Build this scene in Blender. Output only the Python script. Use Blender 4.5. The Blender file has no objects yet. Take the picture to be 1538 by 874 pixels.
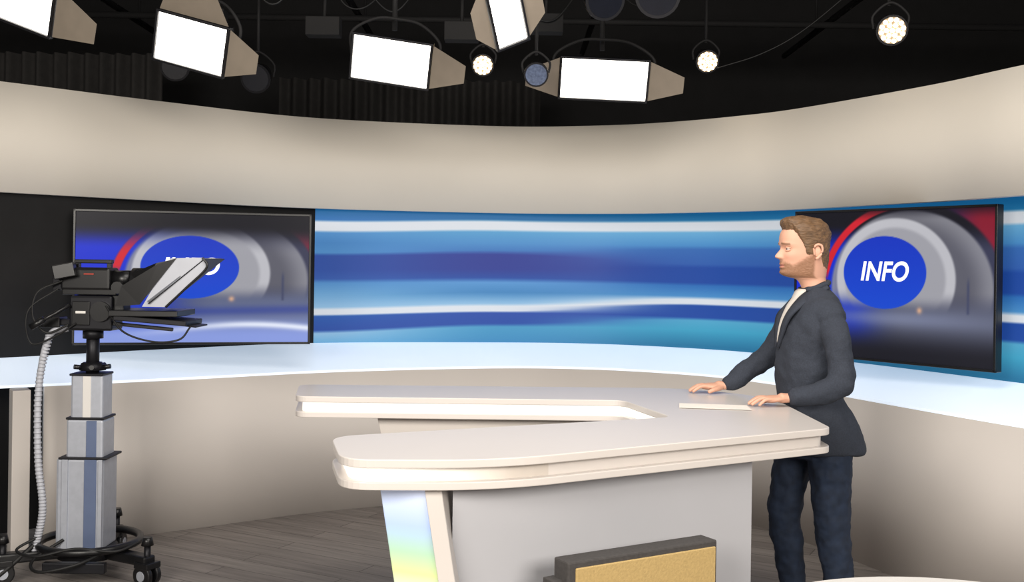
import bpy, bmesh, math, random
import numpy as np
from mathutils import Vector, Matrix, Euler, noise
random.seed(4)
scene = bpy.context.scene
scene.view_settings.view_transform = 'Standard'
COL = scene.collection

# ---------------------------------------------------------------- helpers
def lin(c):
    return tuple(((v/255.0)/12.92 if v/255.0 <= .04045 else ((v/255.0+.055)/1.055)**2.4) for v in c)

def mat(name, rgb, rough=.5, metal=0.0, var=.06, scale=12.0, emit=None, estr=0.0, bump=0.0, spec=None, stretch=None):
    m = bpy.data.materials.new(name); m.use_nodes = True
    nt = m.node_tree; b = nt.nodes['Principled BSDF']
    c = lin(rgb)
    n = nt.nodes.new('ShaderNodeTexNoise'); n.inputs['Scale'].default_value = scale
    n.inputs['Detail'].default_value = 4
    tc = nt.nodes.new('ShaderNodeTexCoord')
    if stretch:
        mp = nt.nodes.new('ShaderNodeMapping'); mp.inputs['Scale'].default_value = stretch
        nt.links.new(tc.outputs['Object'], mp.inputs['Vector']); nt.links.new(mp.outputs['Vector'], n.inputs['Vector'])
    else:
        nt.links.new(tc.outputs['Object'], n.inputs['Vector'])
    r = nt.nodes.new('ShaderNodeValToRGB')
    r.color_ramp.elements[0].position = .3; r.color_ramp.elements[1].position = .7
    r.color_ramp.elements[0].color = (*[max(0, v*(1-var)) for v in c], 1)
    r.color_ramp.elements[1].color = (*[min(1, v*(1+var)) for v in c], 1)
    nt.links.new(n.outputs['Fac'], r.inputs['Fac'])
    nt.links.new(r.outputs['Color'], b.inputs['Base Color'])
    b.inputs['Roughness'].default_value = rough
    b.inputs['Metallic'].default_value = metal
    if spec is not None: b.inputs['Specular IOR Level'].default_value = spec
    if emit is not None:
        b.inputs['Emission Color'].default_value = (*lin(emit), 1)
        b.inputs['Emission Strength'].default_value = estr
    if bump:
        bp = nt.nodes.new('ShaderNodeBump'); bp.inputs['Strength'].default_value = bump
        bp.inputs['Distance'].default_value = .01
        nt.links.new(n.outputs['Fac'], bp.inputs['Height']); nt.links.new(bp.outputs['Normal'], b.inputs['Normal'])
    return m

def attr_mat(name, estr, base=1.0, rough=.3, spec=None):
    m = bpy.data.materials.new(name); m.use_nodes = True
    nt = m.node_tree; b = nt.nodes['Principled BSDF']
    a = nt.nodes.new('ShaderNodeAttribute'); a.attribute_name = 'Col'
    if base < 1:
        mx = nt.nodes.new('ShaderNodeMix'); mx.data_type = 'RGBA'
        mx.inputs[0].default_value = base; mx.inputs[6].default_value = (.01, .01, .012, 1)
        nt.links.new(a.outputs['Color'], mx.inputs[7]); nt.links.new(mx.outputs[2], b.inputs['Base Color'])
    else:
        nt.links.new(a.outputs['Color'], b.inputs['Base Color'])
    if estr: 
        nt.links.new(a.outputs['Color'], b.inputs['Emission Color'])
        b.inputs['Emission Strength'].default_value = estr
    b.inputs['Roughness'].default_value = rough
    if spec is not None: b.inputs['Specular IOR Level'].default_value = spec
    return m

def zgrad_mat(name, stops, estr, rough=.3, axis='Z', lo=0, hi=1, strength_fade=None):
    m = bpy.data.materials.new(name); m.use_nodes = True
    nt = m.node_tree; b = nt.nodes['Principled BSDF']
    tc = nt.nodes.new('ShaderNodeTexCoord'); sp = nt.nodes.new('ShaderNodeSeparateXYZ'); mr = nt.nodes.new('ShaderNodeMapRange')
    mr.inputs['From Min'].default_value = lo; mr.inputs['From Max'].default_value = hi
    nt.links.new(tc.outputs['Object'], sp.inputs[0]); nt.links.new(sp.outputs[axis], mr.inputs['Value'])
    r = nt.nodes.new('ShaderNodeValToRGB'); e = r.color_ramp.elements
    e[0].position = stops[0][0]; e[0].color = (*lin(stops[0][1]), 1); e[1].position = stops[-1][0]; e[1].color = (*lin(stops[-1][1]), 1)
    for p, c in stops[1:-1]:
        k = e.new(p); k.color = (*lin(c), 1)
    nt.links.new(mr.outputs[0], r.inputs['Fac']); nt.links.new(r.outputs['Color'], b.inputs['Base Color']); nt.links.new(r.outputs['Color'], b.inputs['Emission Color'])
    b.inputs['Roughness'].default_value = rough; b.inputs['Emission Strength'].default_value = estr
    if strength_fade:
        m2 = nt.nodes.new('ShaderNodeMapRange'); m2.inputs['To Min'].default_value = strength_fade[0]; m2.inputs['To Max'].default_value = strength_fade[1]
        nt.links.new(mr.outputs[0], m2.inputs['Value']); nt.links.new(m2.outputs[0], b.inputs['Emission Strength'])
    return m

def empty(name, loc=(0, 0, 0)):
    e = bpy.data.objects.new(name, None); e.location = loc; e.empty_display_size = .2
    COL.objects.link(e); return e

def mobj(name, verts, faces, m=None, parent=None, smooth=False, bevel=0):
    me = bpy.data.meshes.new(name); me.from_pydata([tuple(v) for v in verts], [], faces)
    bm = bmesh.new(); bm.from_mesh(me); bmesh.ops.recalc_face_normals(bm, faces=bm.faces); bm.to_mesh(me); bm.free()
    if m: me.materials.append(m)
    if smooth: me.polygons.foreach_set('use_smooth', [True]*len(me.polygons))
    o = bpy.data.objects.new(name, me); COL.objects.link(o)
    if parent: o.parent = parent
    if bevel:
        b = o.modifiers.new('bevel', 'BEVEL'); b.width = bevel; b.segments = 2; b.limit_method = 'ANGLE'
    return o

def box(name, c, s, m, parent=None, rot=None, bevel=.004, taper=1.0):
    x, y, z = s[0]/2, s[1]/2, s[2]/2
    V = []
    for sz in (-1, 1):
        t = taper if sz > 0 else 1
        for sx, sy in ((-1, -1), (1, -1), (1, 1), (-1, 1)):
            V.append(Vector((sx*x*t, sy*y*t, sz*z)))
    if rot: R = Euler([math.radians(a) for a in rot]).to_matrix(); V = [R@v for v in V]
    V = [v+Vector(c) for v in V]
    F = [(0, 3, 2, 1), (4, 5, 6, 7), (0, 1, 5, 4), (1, 2, 6, 5), (2, 3, 7, 6), (3, 0, 4, 7)]
    return mobj(name, V, F, m, parent, bevel=bevel)

def frame(d):
    d = Vector(d).normalized()
    a = Vector((0, 0, 1)) if abs(d.z) < .9 else Vector((1, 0, 0))
    u = d.cross(a).normalized(); v = u.cross(d).normalized()
    return u, v

def cyl(name, p1, p2, r1, m, parent=None, r2=None, seg=24, bevel=0):
    r2 = r1 if r2 is None else r2
    p1, p2 = Vector(p1), Vector(p2); u, v = frame(p2-p1); V = []
    for p, r in ((p1, r1), (p2, r2)):
        for i in range(seg):
            a = 2*math.pi*i/seg; V.append(p+u*math.cos(a)*r+v*math.sin(a)*r)
    F = [(i, (i+1) % seg, seg+(i+1) % seg, seg+i) for i in range(seg)]
    F += [tuple(range(seg))[::-1], tuple(range(seg, 2*seg))]
    o = mobj(name, V, F, m, parent, bevel=bevel)
    for p in o.data.polygons:
        if len(p.vertices) == 4: p.use_smooth = True
    return o

def cr(pts, n=10):
    P = [np.array(p, float) for p in pts]; P = [2*P[0]-P[1]]+P+[2*P[-1]-P[-2]]; out = []
    for i in range(1, len(P)-2):
        for k in range(n):
            t = k/n
            out.append(.5*((2*P[i])+(-P[i-1]+P[i+1])*t+(2*P[i-1]-5*P[i]+4*P[i+1]-P[i+2])*t*t+(-P[i-1]+3*P[i]-3*P[i+1]+P[i+2])*t**3))
    out.append(P[-2]); return out

def wire(name, pts, r, m, parent=None):
    cu = bpy.data.curves.new(name, 'CURVE'); cu.dimensions = '3D'; cu.bevel_depth = r; cu.bevel_resolution = 2
    q = cr(pts, 8); sp = cu.splines.new('POLY'); sp.points.add(len(q)-1)
    for i, p in enumerate(q): sp.points[i].co = (*p, 1)
    cu.materials.append(m); o = bpy.data.objects.new(name, cu); COL.objects.link(o)
    if parent: o.parent = parent
    return o

def tube_geo(V, F, pts, radii, seg=16, sq=(1, 1), n=4, up=None):
    q = cr([(*p, r) for p, r in zip(pts, radii)], n)
    P = [Vector(a[:3]) for a in q]; R = [a[3] for a in q]
    T = [(P[min(i+1, len(P)-1)]-P[max(i-1, 0)]).normalized() for i in range(len(P))]
    P = [P[0]-T[0]*R[0]*.55]+P+[P[-1]+T[-1]*R[-1]*.55]; R = [R[0]*.6]+R+[R[-1]*.6]; T = [T[0]]+T+[T[-1]]
    base = len(V)
    for p, r, t in zip(P, R, T):
        if up is None: u, v = frame(t)
        else:
            u = t.cross(Vector(up)).normalized(); v = u.cross(t).normalized()
        for i in range(seg):
            a = 2*math.pi*i/seg; V.append(p+u*math.cos(a)*r*sq[0]+v*math.sin(a)*r*sq[1])
    for k in range(len(P)-1):
        for i in range(seg):
            a = base+k*seg+i; b = base+k*seg+(i+1) % seg
            F.append((a, b, b+seg, a+seg))
    F.append(tuple(range(base, base+seg))[::-1]); e = base+(len(P)-1)*seg; F.append(tuple(range(e, e+seg)))

def ball_geo(V, F, c, r, seg=16, n=10):
    base = len(V); c = Vector(c)
    for j in range(n+1):
        t = math.pi*(j+.001)/(n+.002)
        for i in range(seg):
            a = 2*math.pi*i/seg; V.append(c+Vector((r*math.sin(t)*math.cos(a), r*math.sin(t)*math.sin(a), r*math.cos(t))))
    for j in range(n):
        for i in range(seg):
            a = base+j*seg+i; b = base+j*seg+(i+1) % seg; F.append((a, b, b+seg, a+seg))
    F.append(tuple(range(base, base+seg))[::-1]); e = base+n*seg; F.append(tuple(range(e, e+seg)))

def slices_geo(V, F, S, seg=32, n=4, p=2.3):
    q = cr(S, n); base = len(V)
    for z, xf, xb, w, cy in q:
        cx = (xf+xb)/2; a0 = abs(xb-xf)/2
        for i in range(seg):
            a = 2*math.pi*i/seg; c, s = math.cos(a), math.sin(a)
            V.append(Vector((cx+a0*math.copysign(abs(c)**(2/p), c), cy+w*math.copysign(abs(s)**(2/p), s), z)))
    for k in range(len(q)-1):
        for i in range(seg):
            a = base+k*seg+i; b = base+k*seg+(i+1) % seg
            F.append((a, b, b+seg, a+seg))
    F.append(tuple(range(base, base+seg))[::-1]); e = base+(len(q)-1)*seg; F.append(tuple(range(e, e+seg)))

def remeshed(name, V, F, m, parent, voxel, it=4, wrinkle=0, wscale=.08):
    o = mobj(name, V, F, m, parent, smooth=True)
    r = o.modifiers.new('remesh', 'REMESH'); r.mode = 'VOXEL'; r.voxel_size = voxel; r.use_smooth_shade = True
    s = o.modifiers.new('smooth', 'SMOOTH'); s.factor = .5; s.iterations = it
    if wrinkle:
        t = bpy.data.textures.new(name+'_tex', 'CLOUDS'); t.noise_scale = wscale; t.noise_depth = 2
        d = o.modifiers.new('folds', 'DISPLACE'); d.texture = t; d.strength = wrinkle; d.mid_level = .5; d.texture_coords = 'LOCAL'
    return o

def colgrid(name, pos, col, ni, nj, m, parent=None):
    V = [pos(i/ni, j/nj) for j in range(nj+1) for i in range(ni+1)]
    C = np.array([(*lin(col(i/ni, j/nj)), 1) for j in range(nj+1) for i in range(ni+1)], dtype=np.float32)
    F = [(j*(ni+1)+i, j*(ni+1)+i+1, (j+1)*(ni+1)+i+1, (j+1)*(ni+1)+i) for j in range(nj) for i in range(ni)]
    me = bpy.data.meshes.new(name); me.from_pydata([tuple(v) for v in V], [], F)
    ca = me.color_attributes.new('Col', 'FLOAT_COLOR', 'POINT'); ca.data.foreach_set('color', C.ravel())
    me.materials.append(m); o = bpy.data.objects.new(name, me); COL.objects.link(o)
    me.polygons.foreach_set('use_smooth', [True]*len(me.polygons))
    if parent: o.parent = parent
    return o

def sstep(a, b, x):
    t = min(1, max(0, (x-a)/(b-a))); return t*t*(3-2*t)
def mixc(a, b, t): return tuple(a[i]*(1-t)+b[i]*t for i in range(3))

# ---------------------------------------------------------------- materials
M_cream = mat('cream_wall_paint', (213, 206, 195), .6, var=.015, scale=2)
M_lower = mat('lower_wall_paint', (206, 199, 193), .55, var=.015, scale=2)
M_black = mat('black_paint', (17, 16, 17), .9, var=.2, scale=6)
M_blackgloss = mat('black_plastic', (18, 18, 20), .35, var=.1)
M_darkmetal = mat('dark_metal', (34, 34, 38), .45, .6, var=.1)
M_rig = mat('matt_black_rigging', (20, 19, 20), .8, var=.1)
M_curtain = mat('black_curtain', (44, 42, 41), .95, var=.15, scale=20)
M_alu = mat('brushed_aluminium', (176, 180, 190), .42, .35, var=.05, scale=30)
M_aludark = mat('anodised_side', (104, 118, 150), .4, .4, var=.05)
M_desk = mat('desk_laminate', (210, 203, 198), .28, var=.01, scale=3)
M_deskbody = mat('desk_body_paint', (186, 186, 191), .5, var=.02, scale=3)
M_glow = mat('led_strip', (200, 198, 190), .5, emit=(255, 251, 240), estr=1.0, var=.01)
M_glowfade = zgrad_mat('led_strip_fading', [(0, (240, 234, 224)), (1, (196, 187, 178))], 1.0, .5, 'X', -.40, .02, (.85, .0))
M_glowfin = zgrad_mat('frosted_lit_acrylic', [(0, (205, 206, 228)), (.62, (205, 214, 226)), (.70, (214, 228, 160)), (.77, (178, 214, 184)), (.86, (176, 198, 238)), (1, (216, 224, 246))], .22, .3, 'Z', 0, .92)
M_barn = mat('barn_door_metal', (128, 118, 106), .7, .0, var=.05, spec=.2)
M_panel = mat('softlight_diffuser', (255, 255, 250), .5, emit=(255, 249, 238), estr=4.5, var=.01)
M_led = mat('warm_led_lens', (255, 240, 210), .3, emit=(255, 226, 180), estr=9, var=.01)
M_lens = mat('dark_lens', (24, 27, 36), .12, var=.1)
M_lensblue = mat('blue_grey_lens', (84, 96, 122), .15, var=.3, scale=60)
M_white = mat('white_laminate', (215, 212, 208), .4, var=.01)
M_paper = mat('paper', (235, 228, 220), .8, var=.01)
M_gold = mat('gold_cloth', (186, 158, 104), .7, var=.08, scale=120, bump=.2)
M_boxgrey = mat('grey_carpet_cover', (66, 63, 62), .85, var=.15, scale=90)
M_cable = mat('black_rubber', (14, 14, 15), .6)
M_duct = mat('grey_cable_conduit', (178, 180, 188), .5, var=.05, scale=80)
M_skin = mat('skin', (208, 158, 134), .5, var=.04, scale=30)
M_jacket = mat('charcoal_wool', (45, 50, 61), .9, var=.18, scale=160, bump=.15)
M_jeans = mat('dark_denim', (26, 38, 58), .85, var=.3, scale=25, bump=.1)
M_shirt = mat('white_cotton', (205, 198, 190), .85, var=.02)
M_hair = mat('light_brown_hair', (104, 78, 54), .55, var=.35, scale=60, bump=.5, stretch=(.5, 2.2, 2.2))
M_shoe = mat('brown_leather', (60, 40, 28), .4)
M_eye = mat('eye_white', (190, 182, 176), .2, var=.01)
M_iris = mat('iris', (50, 66, 78), .2)
M_mirror = mat('prompter_glass', (190, 195, 205), .08, .7, var=.01)
M_ledge = mat('frosted_lit_ledge', (228, 233, 240), .4, var=.04, scale=3, emit=(212, 230, 250), estr=.6)

M_floor = bpy.data.materials.new('grey_oak_planks'); M_floor.use_nodes = True
nt = M_floor.node_tree; b = nt.nodes['Principled BSDF']
tc = nt.nodes.new('ShaderNodeTexCoord'); mp = nt.nodes.new('ShaderNodeMapping'); mp.inputs['Rotation'].default_value[2] = math.radians(28)
br = nt.nodes.new('ShaderNodeTexBrick'); br.inputs['Scale'].default_value = 1.0
br.inputs['Brick Width'].default_value = 1.3; br.inputs['Row Height'].default_value = .14
br.inputs['Mortar Size'].default_value = .003; br.inputs['Bias'].default_value = -.1
br.inputs['Color1'].default_value = (*lin((140, 133, 128)), 1); br.inputs['Color2'].default_value = (*lin((121, 114, 110)), 1)
br.inputs['Mortar'].default_value = (*lin((76, 71, 69)), 1)
mp2 = nt.nodes.new('ShaderNodeMapping'); mp2.inputs['Scale'].default_value = (1.5, 22, 1)
no = nt.nodes.new('ShaderNodeTexNoise'); no.inputs['Scale'].default_value = 1.6; no.inputs['Detail'].default_value = 8
mx = nt.nodes.new('ShaderNodeMix'); mx.data_type = 'RGBA'; mx.blend_type = 'MULTIPLY'; mx.inputs[0].default_value = .7
rp = nt.nodes.new('ShaderNodeValToRGB'); rp.color_ramp.elements[0].position = .35; rp.color_ramp.elements[0].color = (.6, .6, .6, 1)
rp.color_ramp.elements[1].position = .65; rp.color_ramp.elements[1].color = (1.1, 1.1, 1.1, 1)
L = nt.links.new
L(tc.outputs['Object'], mp.inputs['Vector']); L(mp.outputs['Vector'], br.inputs['Vector']); L(mp.outputs['Vector'], mp2.inputs['Vector'])
L(mp2.outputs['Vector'], no.inputs['Vector']); L(no.outputs['Fac'], rp.inputs['Fac']); L(br.outputs['Color'], mx.inputs[6]); L(rp.outputs['Color'], mx.inputs[7])
L(mx.outputs[2], b.inputs['Base Color']); b.inputs['Roughness'].default_value = .45

# ---------------------------------------------------------------- room shell
box('floor', (0, 3.5, -.05), (13, 14.6, .1), M_floor, bevel=0)
box('ceiling', (0, 3.5, 4.55), (13, 14.6, .1), M_black, bevel=0)
box('wall_back', (0, 10.4, 2.25), (13, .1, 4.5), M_black, bevel=0)
box('wall_left', (-6.05, 3.5, 2.25), (.1, 13.8, 4.5), M_black, bevel=0)
box('wall_right', (6.05, 3.5, 2.25), (.1, 13.8, 4.5), M_black, bevel=0)
box('wall_front', (0, -3.4, 2.25), (13, .1, 4.5), M_black, bevel=0)

# ---------------------------------------------------------------- curved set
front = [(-4.1, 4.83), (-3.4, 5.3), (-2.68, 5.78), (-1.95, 6.25), (-1.12, 6.82), (-.13, 7.21), (.55, 7.23), (1.1, 7.0), (1.45, 6.68), (1.74, 6.17), (2.12, 5.27), (2.5, 4.45), (2.85, 3.65)]
back = [(-4.25, 4.98), (-3.57, 5.5), (-2.87, 6.12), (-2.23, 6.80), (-1.39, 7.5), (-.12, 7.8), (.64, 7.8), (1.34, 7.47), (1.74, 7.08), (2.14, 6.54), (2.65, 5.49), (3.05, 4.6), (3.4, 3.8)]
upper = [(-4.3, 4.7), (-3.6, 5.38), (-2.90, 6.02), (-2.22, 6.70), (-1.37, 7.38), (-.12, 7.68), (.62, 7.56), (1.08, 7.32), (1.45, 7.0), (1.76, 6.62), (2.22, 5.72), (2.45, 5.08), (2.85, 4.1)]
fs, bs, us = cr(front, 12), cr(back, 12), cr(upper, 12)
SET = empty('curved_studio_set')

def ribbon(name, pts, z0, z1, th, m, parent):
    n = len(pts); V = []
    for i, p in enumerate(pts):
        t = pts[min(i+1, n-1)]-pts[max(i-1, 0)]; t = t/np.linalg.norm(t); nx, ny = -t[1], t[0]
        V += [(p[0], p[1], z0), (p[0], p[1], z1), (p[0]+nx*th, p[1]+ny*th, z1), (p[0]+nx*th, p[1]+ny*th, z0)]
    F = []
    for i in range(n-1):
        for k in range(4):
            a = i*4+k; b2 = i*4+(k+1) % 4; F.append((a, b2, b2+4, a+4))
    F += [(0, 1, 2, 3), tuple((n-1)*4+k for k in (3, 2, 1, 0))]
    o = mobj(name, V, F, m, parent, smooth=False)
    for p in o.data.polygons: p.use_smooth = abs(p.normal.z) < .3
    return o
ribbon('upper_fascia', us, 1.96, 2.585, .06, M_cream, SET)
lowpts = [p for p in fs if p[0] > -2.6]
ribbon('lower_panel', lowpts, 0, .885, .06, M_lower, SET)
box('doorway_jamb', (-2.64, 5.74, .44), (.09, .12, .885), M_lower, SET, rot=(0, 0, 33))
V = []; F = []
for a, c in zip(fs, bs):
    V += [(a[0], a[1], .885), (a[0], a[1], .90), (c[0], c[1], 1.017), (c[0], c[1], .96)]
for i in range(len(fs)-1):
    for k in range(4):
        a = i*4+k; b2 = i*4+(k+1) % 4; F.append((a, b2, b2+4, a+4))
F += [(0, 1, 2, 3), tuple((len(fs)-1)*4+k for k in (3, 2, 1, 0))]
o = mobj('lit_ledge', V, F, M_ledge, SET)
V = []; F = []
for a, c in zip(us, bs): V += [(a[0], a[1], 1.99), (c[0]+.0, c[1]+.1, 2.02)]
for i in range(len(us)-1): F.append((2*i, 2*i+1, 2*i+3, 2*i+2))
mobj('soffit', V, F, M_black, SET)

bd = np.array(bs); seg = np.r_[0, np.cumsum(np.linalg.norm(np.diff(bd, axis=0), axis=1))]
def on_back(s): return (np.interp(s, seg, bd[:, 0]), np.interp(s, seg, bd[:, 1]))
s_start = seg[int(np.argmin(np.abs(bd[:, 0]+1.36)))]; s_end = seg[-1]
TE, WH, MB, DB, PU, LB, TL = (26, 112, 172), (226, 232, 240), (76, 146, 208), (30, 76, 166), (40, 58, 150), (150, 196, 232), (84, 170, 208)
# colour bands: heights (metres above floor) of the printed stripes at three stations along the wall
def zs(S, off, A): return [(1.6-(y-395+off)/S, c) for y, c in A]
STA = zs(215, 4.2, [(314, TE), (329, (44, 116, 186)), (333, WH), (345, WH), (349, MB), (364, (64, 134, 200)), (379, MB), (384, DB), (405, DB), (419, (40, 88, 174)), (425, (80, 146, 208)), (445, (116, 174, 220)), (462, LB), (466, WH), (473, WH), (476, (32, 90, 176)), (497, DB), (502, LB), (516, (110, 180, 225))])
STB = zs(206, -.5, [(314, TE), (330, TE), (334, WH), (345, WH), (349, (90, 165, 215)), (366, MB), (377, (60, 122, 194)), (383, PU), (405, PU), (418, DB), (425, (90, 155, 215)), (440, (66, 136, 196)), (457, LB), (461, WH), (468, WH), (471, (36, 76, 170)), (487, DB), (492, (72, 156, 200)), (520, (56, 136, 190))])
STC = zs(230, -5.4, [(314, TE), (327, (32, 122, 176)), (331, WH), (343, WH), (347, (110, 180, 225)), (368, MB), (374, (56, 110, 186)), (398, (50, 98, 180)), (404, DB), (428, DB), (433, (46, 114, 190)), (450, MB), (455, WH), (462, WH), (465, DB), (484, DB), (489, TL), (505, (64, 164, 200)), (530, (34, 118, 160))])
def stops(t):
    t = max(0, min(2, t)); P, Q, f = (STA, STB, t) if t < 1 else (STB, STC, t-1)
    f = f*f*(3-2*f)
    return [(p[0]*(1-f)+q[0]*f, mixc(p[1], q[1], f)) for p, q in zip(P, Q)]
def gcol(u, v):
    s = u*(s_end-s_start); st = stops(s/1.35 if s < 1.35 else 1+(s-1.35)/1.5); z = 1.01+v*.99
    if z >= st[0][0]: return st[0][1]
    for a, c in zip(st, st[1:]):
        if z >= c[0]: return mixc(a[1], c[1], (a[0]-z)/(a[0]-c[0]))
    return st[-1][1]
def gpos(u, v):
    x, y = on_back(s_start+u*(s_end-s_start)); return (x, y, 1.01+v*.99)
M_graph = attr_mat('printed_blue_graphic', .52, .40, .5, .3)
colgrid('graphic_backdrop', gpos, gcol, 150, 260, M_graph, SET)
blk = [np.array(on_back(s)) for s in np.linspace(0, s_start, 40)]
ribbon('dark_backdrop', blk, .9, 2.05, .05, M_black, SET)
ribbon('backdrop_frame', [np.array((p[0], p[1]+.02)) for p in bs], .0, 2.05, .05, M_black, SET).location.y = .04

# ---------------------------------------------------------------- TVs
M_screen = attr_mat('lcd_screen', 1.0, .03, .3, .08)
def tv_color(bright):
    def f(u, v):
        v = 1-v
        k = sstep(.30, .62, u)
        base = mixc((10, 10, 20), mixc((16, 44, 200), (54, 56, 80), k), sstep(.08, .28, v))
        base = mixc(base, (96, 104, 134) if bright else (92, 96, 116), sstep(.50, .70, v)*(.25+.75*k))
        low = (136, 154, 220) if bright else (22, 22, 30)
        base = mixc(base, low, sstep(.72, .96, v))
        if bright:
            w = math.exp(-((v-.90-.04*math.sin(u*5+1))/.025)**2)*sstep(.1, .8, u); base = mixc(base, (235, 240, 252), .9*w)
            w = math.exp(-((v-.78+.04*u)/.035)**2); base = mixc(base, (50, 66, 150), .65*w)
        else:
            w = math.exp(-((v-.72)/.05)**2)*math.exp(-((u-.55)/.4)**2); base = mixc(base, (130, 138, 168), .6*w)
        fade = 1-sstep(.52, .68, v)
        top = sstep(.08, .32, v) if bright else sstep(-.05, .08, v)
        e = math.hypot((u-.60)/.40, (v-.52)/.52)
        if v < .72:
            base = mixc(base, mixc((94, 94, 104), (138, 138, 146), sstep(.7, 1, e)), .9*(1-sstep(.97, 1.02, e))*fade*top)
            e2 = math.hypot((u-.53)/.30, (v-.46)/.41)
            base = mixc(base, (194, 194, 200), .9*(1-sstep(.97, 1.02, e2))*fade*top)
            base = mixc(base, (150, 150, 158), .85*(1-sstep(.80, .88, e2))*fade*top)
            er = math.hypot((u-.60)/.44, (v-.55)/.585)
            w = (sstep(.955, .975, er))*(1-sstep(1.03, 1.06, er))*(1-sstep(.40, .5, v))*top*(1-sstep(.58, .66, u))
            base = mixc(base, (206, 30, 44), w)
            w = sstep(1.0, 1.05, er)*(1-sstep(.22, .5, v))*sstep(.5, .75, u)*top
            base = mixc(base, mixc((40, 26, 110), (150, 20, 44), sstep(.72, .95, u)), .85*w)
        eb = math.hypot((u-.48)/.212, (v-.415)/.245)
        base = mixc(base, mixc((10, 42, 180), (20, 74, 206), v*1.4), 1-sstep(.985, 1.01, eb))
        w = math.exp(-((u-.66)/.012)**2-((v-.66)/.02)**2); base = mixc(base, (255, 190, 140), .7*w)
        w = math.exp(-((u-.885)/.006)**2)*sstep(.42, .5, v)*(1-sstep(.66, .68, v)); base = mixc(base, (60, 66, 96), .8*w)
        return base
    return f
def tv(PL, PR, z0, z1, bright):
    PL, PR = Vector((*PL, 0)), Vector((*PR, 0)); r = (PR-PL); W = r.length; r.normalize()
    n = Vector((r.y, -r.x, 0)); H = z1-z0
    e = empty('wall_mounted_television')
    e.matrix_world = Matrix(((r.x, -n.x, 0, PL.x), (r.y, -n.y, 0, PL.y), (0, 0, 1, z0), (0, 0, 0, 1)))
    bz = .014
    box('cabinet', (W/2, .028, H/2), (W, .05, H), M_blackgloss, e)
    for nm, c, s in (('bezel_top', (W/2, -.002, H-bz/2), (W, .014, bz)), ('bezel_bottom', (W/2, -.002, bz/2), (W, .014, bz)),
                     ('bezel_left', (bz/2, -.002, H/2), (bz, .014, H)), ('bezel_right', (W-bz/2, -.002, H/2), (bz, .014, H))):
        box(nm, c, s, M_blackgloss, e, bevel=.002)
    colgrid('screen', lambda u, v: (bz+u*(W-2*bz), -.001, bz+v*(H-2*bz)), tv_color(bright), 300, 170, M_screen, e)
    cu = bpy.data.curves.new('info_lettering', 'FONT'); cu.body = 'INFO'; cu.size = .140*H/.8; cu.shear = .2; cu.offset = .0035; cu.extrude = .0005
    cu.align_x = 'CENTER'; cu.align_y = 'CENTER'
    cu.materials.append(mat('lettering_white', (240, 240, 245), .4, emit=(225, 228, 240), estr=.5, var=.01))
    t = bpy.data.objects.new('info_lettering', cu); COL.objects.link(t); t.parent = e
    t.location = (W*.48, -.003, H*.583); t.rotation_euler = (math.pi/2, 0, 0); t.scale = (W/H/1.7, 1, 1)
    box('wall_bracket', (W/2, .16, H/2), (.4, .24, .3), M_darkmetal, e)
    return e
tv((-2.585, 6.27), (-1.245, 6.60), 1.08, 1.883, True)
tv((1.71, 6.43), (2.462, 5.40), 1.078, 1.935, False)

# ---------------------------------------------------------------- desk
def round_poly(pts, n=8):
    out = []; N = len(pts)
    for i in range(N):
        p = Vector(pts[i][:2]); r = pts[i][2]; a = Vector(pts[i-1][:2]); c = Vector(pts[(i+1) % N][:2])
        d1 = (a-p); d2 = (c-p); l = min(r, d1.length*.45, d2.length*.45)
        A = p+d1.normalized()*l; B = p+d2.normalized()*l
        for k in range(n+1):
            t = k/n; out.append(A*(1-t)**2+p*2*t*(1-t)+B*t*t)
    return out
def prism(name, poly, z0, z1, m, parent, bevel=.003, shift=(0, 0)):
    N = len(poly); V = [(p[0]+shift[0], p[1]+shift[1], z0) for p in poly]+[(p[0], p[1], z1) for p in poly]
    F = [tuple(range(N))[::-1], tuple(range(N, 2*N))]+[(i, (i+1) % N, N+(i+1) % N, N+i) for i in range(N)]
    return mobj(name, V, F, m, parent, bevel=bevel)
def inset(poly, d):
    N = len(poly); out = []
    for i in range(N):
        t = (poly[(i+1) % N]-poly[i-1]).normalized(); out.append(poly[i]-Vector((t.y, -t.x))*d)
    return out
DESK = empty('news_anchor_desk')
outline = round_poly([(-.50, 3.161, .10), (-.04, 3.185, .35), (1.186, 3.919, .05), (1.183, 4.8, .25), (.861, 5.125, .2), (-1.0, 5.055, .07), (-.931, 4.614, .06), (.49, 4.636, .06), (.628, 4.148, .05), (-.60, 3.575, .10)])
prism('upper_slab', outline, .984, 1.01, M_desk, DESK)
prism('lower_slab', outline, .918, .942, M_desk, DESK)
core = prism('core_strip', inset(outline, .03), .942, .984, M_desk, DESK, bevel=0)
core.data.materials.append(M_glow); core.data.materials.append(M_glowfade)
for p in core.data.polygons:
    c = p.center
    if abs(p.normal.z) < .5:
        if c.y < 3.45 and c.x < 1.1: p.material_index = 2
        if 4.1 < c.y < 5.2 and c.x < .75 or (c.x < -.1 and 3.2 < c.y < 4.1 and p.normal.y > .3): p.material_index = 1
prism('front_body', [Vector(p) for p in ((-.172, 3.272), (.891, 3.899), (.82, 4.15), (-.12, 3.55))], 0, .918, M_deskbody, DESK)
prism('rear_body', [Vector(p) for p in ((-.59, 4.72), (.70, 4.74), (.70, 4.93), (-.57, 4.93))], 0, .918, M_lower, DESK, shift=(.22, 0))
prism('end_body', [Vector(p) for p in ((.80, 4.1), (.89, 4.0), (.9, 4.85), (.80, 4.85))], 0, .918, M_deskbody, DESK)
prism('lit_support_fin', [Vector(p) for p in ((-.257, 3.235), (-.22, 3.60), (-.43, 3.60), (-.402, 3.30))], 0, .918, M_glowfin, DESK, shift=(.15, 0))
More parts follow.
